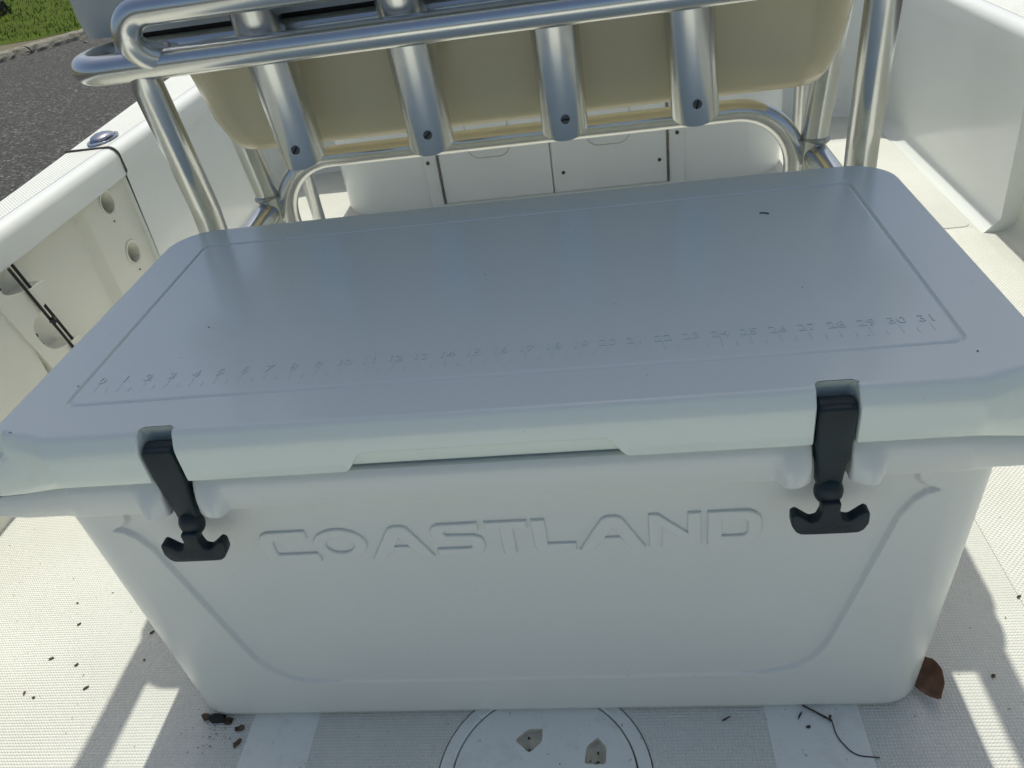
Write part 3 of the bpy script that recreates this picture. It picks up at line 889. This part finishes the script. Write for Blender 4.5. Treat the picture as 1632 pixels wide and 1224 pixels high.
def L_A(x0, x1, slant=0):
    c = (x0 + x1) / 2
    return [[(x0, ZB), (c - .009, ZT - .003), (c - .004, ZT), (c + .006, ZT), (c + .011, ZT - .003), (x1, ZB), (x1 - .0145, ZB), (c + .001, ZT - .016), (c - .007, ZB + .0165), (c + .009, ZB + .0165), (c + .014, ZB + .0095), (c - .0105, ZB + .0095), (x0 + .0135, ZB)]]
def L_S(x0, x1):
    zc = (ZB + ZT) / 2
    return [[(x0 + .008, ZT), (x1 - .004, ZT), (x1 - .004, ZT - .0105), (x0 + .015, ZT - .0105), (x0 + .013, ZT - .0125), (x0 + .015, ZT - .0155), (x1 - .009, zc + .006), (x1 - .002, zc + .002), (x1, zc - .004), (x1, ZB + .010), (x1 - .003, ZB + .003), (x1 - .009, ZB),
             (x0 + .003, ZB), (x0 + .003, ZB + .0105), (x1 - .0150, ZB + .0105), (x1 - .0130, ZB + .0130), (x1 - .0150, ZB + .0165), (x0 + .009, zc - .006 + .0045), (x0 + .002, zc + .003), (x0, zc + .008), (x0, ZT - .009), (x0 + .003, ZT - .003)]]
def L_T(x0, x1):
    c = (x0 + x1) / 2
    return [[(x0, ZT), (x1, ZT), (x1, ZT - .0105), (c + .0068, ZT - .0105), (c + .0068, ZB), (c - .0068, ZB), (c - .0068, ZT - .0105), (x0, ZT - .0105)]]
def L_L(x0, x1):
    return [[(x0, ZT), (x0 + .0135, ZT), (x0 + .0135, ZB + .0115), (x1, ZB + .0115), (x1, ZB), (x0 + .008, ZB), (x0 + .002, ZB + .002), (x0, ZB + .008)]]
def L_N(x0, x1):
    return [[(x0, ZB), (x0, ZT), (x0 + .009, ZT), (x1 - .0125, ZB + .018), (x1 - .0125, ZT), (x1, ZT), (x1, ZB), (x1 - .009, ZB), (x0 + .0125, ZT - .018), (x0 + .0125, ZB)]]
def L_D(x0, x1):
    o = [(x0, ZB), (x1 - .016, ZB)] + arc(x1 - .016, ZB + .016, .016, .016, -80, -5, 6) + arc(x1 - .016, ZT - .016, .016, .016, 5, 80, 6) + [(x1 - .016, ZT), (x0, ZT)]
    i = [(x0 + .0135, ZB + .0115), (x1 - .018, ZB + .0115)] + arc(x1 - .0185, ZB + .0165, .0055, .005, -60, 0, 3) + arc(x1 - .0185, ZT - .0165, .0055, .005, 0, 60, 3) + [(x1 - .018, ZT - .0115), (x0 + .0135, ZT - .0115)]
    return [o, i]
word = [(L_C, -.250, -.193), (L_O, -.1955, -.1395), (L_A, -.138, -.073), (L_S, -.0725, -.020), (L_T, -.0175, .0245), (L_L, .0285, .070), (L_A, .0725, .1375), (L_N, .1405, .1895), (L_D, .1955, .2455)]
def relief(name, loops, ext, bev, mat):
    cu = bpy.data.curves.new(name, 'CURVE'); cu.dimensions = '2D'; cu.fill_mode = 'BOTH'
    for L in loops:
        sp = cu.splines.new('POLY'); sp.points.add(len(L) - 1)
        for p, (x, z) in zip(sp.points, L): p.co = (x, z, 0, 1)
        sp.use_cyclic_u = True
    cu.extrude = ext; cu.bevel_depth = bev; cu.bevel_resolution = 2; cu.offset = -bev
    o = bpy.data.objects.new(name, cu); COL.objects.link(o)
    bpy.context.view_layer.update()
    me = bpy.data.meshes.new_from_object(o.evaluated_get(bpy.context.evaluated_depsgraph_get()))
    bpy.data.objects.remove(o)
    me.materials.clear(); me.materials.append(mat)
    me.shade_smooth(); me.set_sharp_from_angle(angle=R(50))
    return me
TF = math.atan2(.0695 - .0625, .385)     # slope of the front face
for fn, x0, x1 in word:
    loops = fn(x0, x1)
    cx = (x0 + x1) / 2; cz = (ZB + ZT) / 2
    me = relief('letter', [[(x - cx, z - cz) for x, z in L] for L in loops], .0011, .0021, M['cooler'])
    o = link('letter', me, body)
    o.location = (cx, body_front(cz) + .0052 - .0001, cz)
    o.rotation_euler = (PI / 2 + TF * 1.0, 0, 0)

# latches
def prism(poly, y0, y1, e=.0012, lean=0.0, zr=.36):
    P = [Vector((x, 0, z)) for x, z in poly]
    P = smoothpoly(P, .22, 3)
    c = sum(P, Vector()) / len(P)
    m = len(P)
    area = sum(P[i - 1].x * P[i].z - P[i].x * P[i - 1].z for i in range(m))
    sg = 1 if area > 0 else -1
    def ins(d):
        out = []
        for i in range(m):
            a, b, cc = P[i - 1], P[i], P[(i + 1) % m]
            e1 = (b - a).normalized(); e2 = (cc - b).normalized()
            n1 = Vector((-e1.z, 0, e1.x)) * sg; n2 = Vector((-e2.z, 0, e2.x)) * sg
            nn = n1 + n2; nn = nn / max(.5, nn.length_squared) * 2
            out.append(b + nn * d)
        return out
    R_ = []
    for y, d in ((y1, e), (y1 - e, 0), (y0 + e, 0), (y0 + e * .3, e * .3), (y0, e)):
        R_.append([(p.x, y - lean * (zr - p.z), p.z) for p in ins(d)])
    return MB().loft(R_, True, True, True)
for s in (-1, 1):
    la = link('latch', None, cooler) if False else None
    cx = s * LX
    strap = [(cx - .0152, .448), (cx - .0140, .4555), (cx + .0140, .4555), (cx + .0152, .448), (cx + .0150, .420), (cx + .0108, .382), (cx + .0102, .368), (cx - .0102, .368), (cx - .0108, .382), (cx - .0150, .420)]
    mb = prism(strap, .0440, .0600, .0022)
    # bulging roll at the top of the strap
    L = mb.build('latch', M['rubber'], cooler, 45)
    m2 = MB().tube([(cx - .0155, .0560, .4460), (cx - .0135, .0560, .4460), (cx + .0135, .0560, .4460), (cx + .0155, .0560, .4460)], [.0085, .0115, .0115, .0085], 20)
    m2.build('latch_hinge', M['rubber'], L, 50)
    rings = []
    for k in range(1, 12):
        a = PI * k / 12
        rings.append([(cx + .0125 * math.sin(a) * math.cos(2 * PI * j / 24), .0470 + .0110 * math.sin(a) * math.sin(2 * PI * j / 24), .3650 + .0145 * math.cos(a)) for j in range(24)])
    MB().loft(rings, True, True, True).build('latch_ball', M['rubber'], L, 60)
    tee = [(cx - .0085, .362), (cx - .0075, .3520), (cx - .0105, .3440), (cx - .0165, .3425), (cx - .0285, .3520), (cx - .0325, .3495), (cx - .0325, .3390), (cx - .0285, .3320), (cx - .0235, .3290),
           (cx + .0235, .3290), (cx + .0285, .3320), (cx + .0325, .3390), (cx + .0325, .3495), (cx + .0285, .3520), (cx + .0165, .3425), (cx + .0105, .3440), (cx + .0075, .3520), (cx + .0085, .362)]
    th = prism(tee, .0330, .0450, .0014, lean=.12).build('latch_handle', M['rubber'], cooler, 45)
    me = text_mesh('COASTLAND', .0062, .0002, 0.0)
    me.materials.clear(); me.materials.append(M['rubber'])
    o = link('handle_lettering', me, th); o.location = (cx, .0330 - .12 * (.36 - .336) - .0003, .3335); o.rotation_euler = (PI / 2 - .12, 0, 0)

# ------------------------------------------------------------------ leaves, twig, crumbs
def leafmesh(L, W, curl, bend, nick=False, ns=14, nw=6, thick=.0006):
    v = []; f = []
    for i in range(ns + 1):
        t = i / ns; w = W * math.sin(PI * min(1, t * .97 + .015)) ** .8
        if nick and .74 < t < .86: w *= .80
        for j in range(nw + 1):
            q = -1 + 2 * j / nw
            v.append((q * w * (1 - .15 * curl), L * (t - .5), curl * w * q * q * .8 + bend * (t - .5) ** 2 * L + .0012 * math.sin(i * 1.7 + j)))
    m = len(v)
    v += [(x, y, z - thick) for x, y, z in v]
    W1 = nw + 1
    for i in range(ns):
        for j in range(nw):
            a = i * W1 + j
            f.append((a, a + 1, a + W1 + 1, a + W1)); f.append((m + a, m + a + W1, m + a + W1 + 1, m + a + 1))
    for i in range(ns):
        for j in (0, nw):
            a = i * W1 + j; f.append((a, a + W1, m + a + W1, m + a))
    for j in range(nw):
        for i in (0, ns):
            a = i * W1 + j; f.append((a, a + 1, m + a + 1, m + a))
    return v, f
def leaf(L, W, curl, bend, loc, rot, mat, label, nick=False, name='leaf', cat='leaf', group=None):
    v, f = leafmesh(L, W, curl, bend, nick)
    o = obj(name, v, f, mat, None, 60); o.location = loc; o.rotation_euler = rot
    o['label'] = label; o['category'] = cat
    if group: o['group'] = group
    return o
leaf(.060, .0195, .45, .5, (.4500, .1000, .0150), (R(6), R(-38), R(6)), M['leafbrown'], 'curled brown leaf standing on the floor at the right corner of the cooler', True)
leaf(.050, .018, .6, .5, (-.905, 2.10, .060), (R(60), R(10), R(30)), M['leafred'], 'reddish brown leaf far forward on the left beyond the lower hoop')
mb = MB()
mb.tube([(.300, .085, .004), (.306, .0725, .0045), (.333, .0545, .003)], [.0008, .0010, .0013], 6)
mb.tube(fillet([(.333, .0545, .003), (.3335, .036, .002), (.346, .014, .002), (.372, .0115, .0015)], [.03, .02]), .0007, 6)
mb.tube([(.3315, .0565, .003), (.3325, .0600, .005)], [.001, .0018], 6)
o = mb.build('twig', M['twig'], None); o['label'] = 'thin dark bent twig on the floor in front of the cooler, right side'; o['category'] = 'twig'
def chip(x, y, L, W, rot, label, mat=M['crumb'], h=.002):
    n = 9; mb = MB()
    jj = [rnd.uniform(.75, 1.2) for _ in range(n)]
    P = [(L / 2 * math.cos(2 * PI * k / n) * jj[k], W / 2 * math.sin(2 * PI * k / n) * jj[k]) for k in range(n)]
    P = [(x + a * math.cos(rot) - b * math.sin(rot), y + a * math.sin(rot) + b * math.cos(rot)) for a, b in P]
    mb.loft([[(a, b, .0008) for a, b in P], [(a, b, .0016 + rnd.uniform(0, h)) for a, b in P]], True, True, True)
    o = mb.build('leaf_fragment', mat, None, 0); o['label'] = label; o['category'] = 'leaf fragment'; o['group'] = 'dry leaf fragments on the cockpit floor'
chip(-.375, .056, .013, .009, .3, 'largest dark crumb beside the left bottom corner of the cooler', h=.006)
chip(-.372, .036, .012, .006, 1.0, 'pale brown flake on the floor below the left bottom corner of the cooler')
chip(-.425, .071, .012, .008, .1, 'dark clump tucked under the left bottom corner of the cooler', h=.006)
chip(-.395, .066, .012, .009, .0, 'dark crumb pressed against the cooler bottom edge at its left end', h=.006)
chip(-.4095, .0685, .022, .012, .0, 'dark soil clod at the left foot of the cooler', M['black'], .006)
chip(.300, .062, .010, .002, 1.0, 'short dark stalk beside the bent twig', M['twig'])
chip(.306, .048, .005, .003, .1, 'tiny dark chip below the bent twig', M['twig'])
chip(.218, .060, .012, .0015, .5, 'thin dark stalk close to the cooler between hatch and twig', M['twig'])
frag = [(-.565, .206, .008, .004, .9, 'brown sliver in the sun nearest the shadow band'), (-.620, .118, .010, .0035, .8, 'long sliver among the sunlit crumbs, nearest the shadow band low down'),
        (-.555, .160, .004, .003, .3, 'small seed on the left edge of the shadow band'), (-.655, .155, .007, .004, .8, 'grey flake in the middle of the sunlit left floor'),
        (-.700, .167, .009, .004, .5, 'brown flake left of the grey flake on the sunlit floor'), (-.690, .225, .007, .003, .8, 'small dark sliver on the upper sunlit left floor'),
        (-.715, .265, .004, .0025, .2, 'tiny dark seed furthest up the sunlit left floor'), (-.690, .105, .006, .004, .2, 'red brown crumb low on the sunlit left floor'),
        (-.708, .112, .003, .007, .1, 'upright dark chip beside the red brown crumb'), (-.752, .098, .006, .005, .7, 'dark chip at the lower left edge of the floor')]
for x, y, L, W, r_, lb in frag: chip(x, y, L * .85, W * .8, r_, lb, h=.001)
for x, y, L, W, r_, lb in [(.60, .22, .006, .003, .2, 'dark seed on the sunlit floor right of the cooler'), (.525, .108, .006, .004, .6, 'dark chip in the shadow to the right of the brown leaf')]:
    chip(x, y, L, W, r_, lb)
mb = MB()
for i in range(330):
    if i < 150: x = rnd.uniform(-.94, -.36); y = rnd.uniform(-.2, .45)
    elif i < 240: x = rnd.gauss(-.405, .02); y = rnd.gauss(.055, .016)
    else: x = rnd.uniform(-.3, .7); y = rnd.uniform(-.1, .3)
    s = rnd.uniform(.0005, .0015)
    mb.add([(x + rnd.uniform(-s, s) * 1.6, y + rnd.uniform(-s, s), .001 + rnd.uniform(0, .0012)) for _ in range(4)], [(0, 1, 2), (0, 2, 3), (0, 1, 3), (1, 2, 3)])
mb.build('floor_grit', M['crumb'], None, 0, kind='stuff', label='fine brown grit scattered over the cockpit floor')

# small marks on the cooler: a dark fibre and specks on the lid
o = MB().tube([(.2965, .3995, .4706), (.301, .3990, .4708), (.3065, .3958, .4706)], .0007, 6).build('fibre', M['twig'], None)
o['label'] = 'short dark fibre lying on the far right of the cooler lid'; o['category'] = 'fibre'
mb = MB()
LIDPTS = [(-.3164, .2398), (-.4165, .1408), (.4133, .0904)]
pts = LIDPTS + [(rnd.uniform(-.40, .40), rnd.uniform(.06, .50)) for _ in range(26)]
for i, (x, y) in enumerate(pts):
    q = .0011 if i < len(LIDPTS) else rnd.uniform(.0003, .0007)
    mb.add([(x + q * math.cos(k * 1.05) * rnd.uniform(.6, 1.2), y + q * math.sin(k * 1.05), .4702 + .0006 * (k % 2)) for k in range(6)], [(0, 1, 2, 3, 4, 5)])
mb.build('lid_specks', M['crumb'], None, 0, kind='stuff', label='tiny dark specks of dirt scattered on the cooler lid')
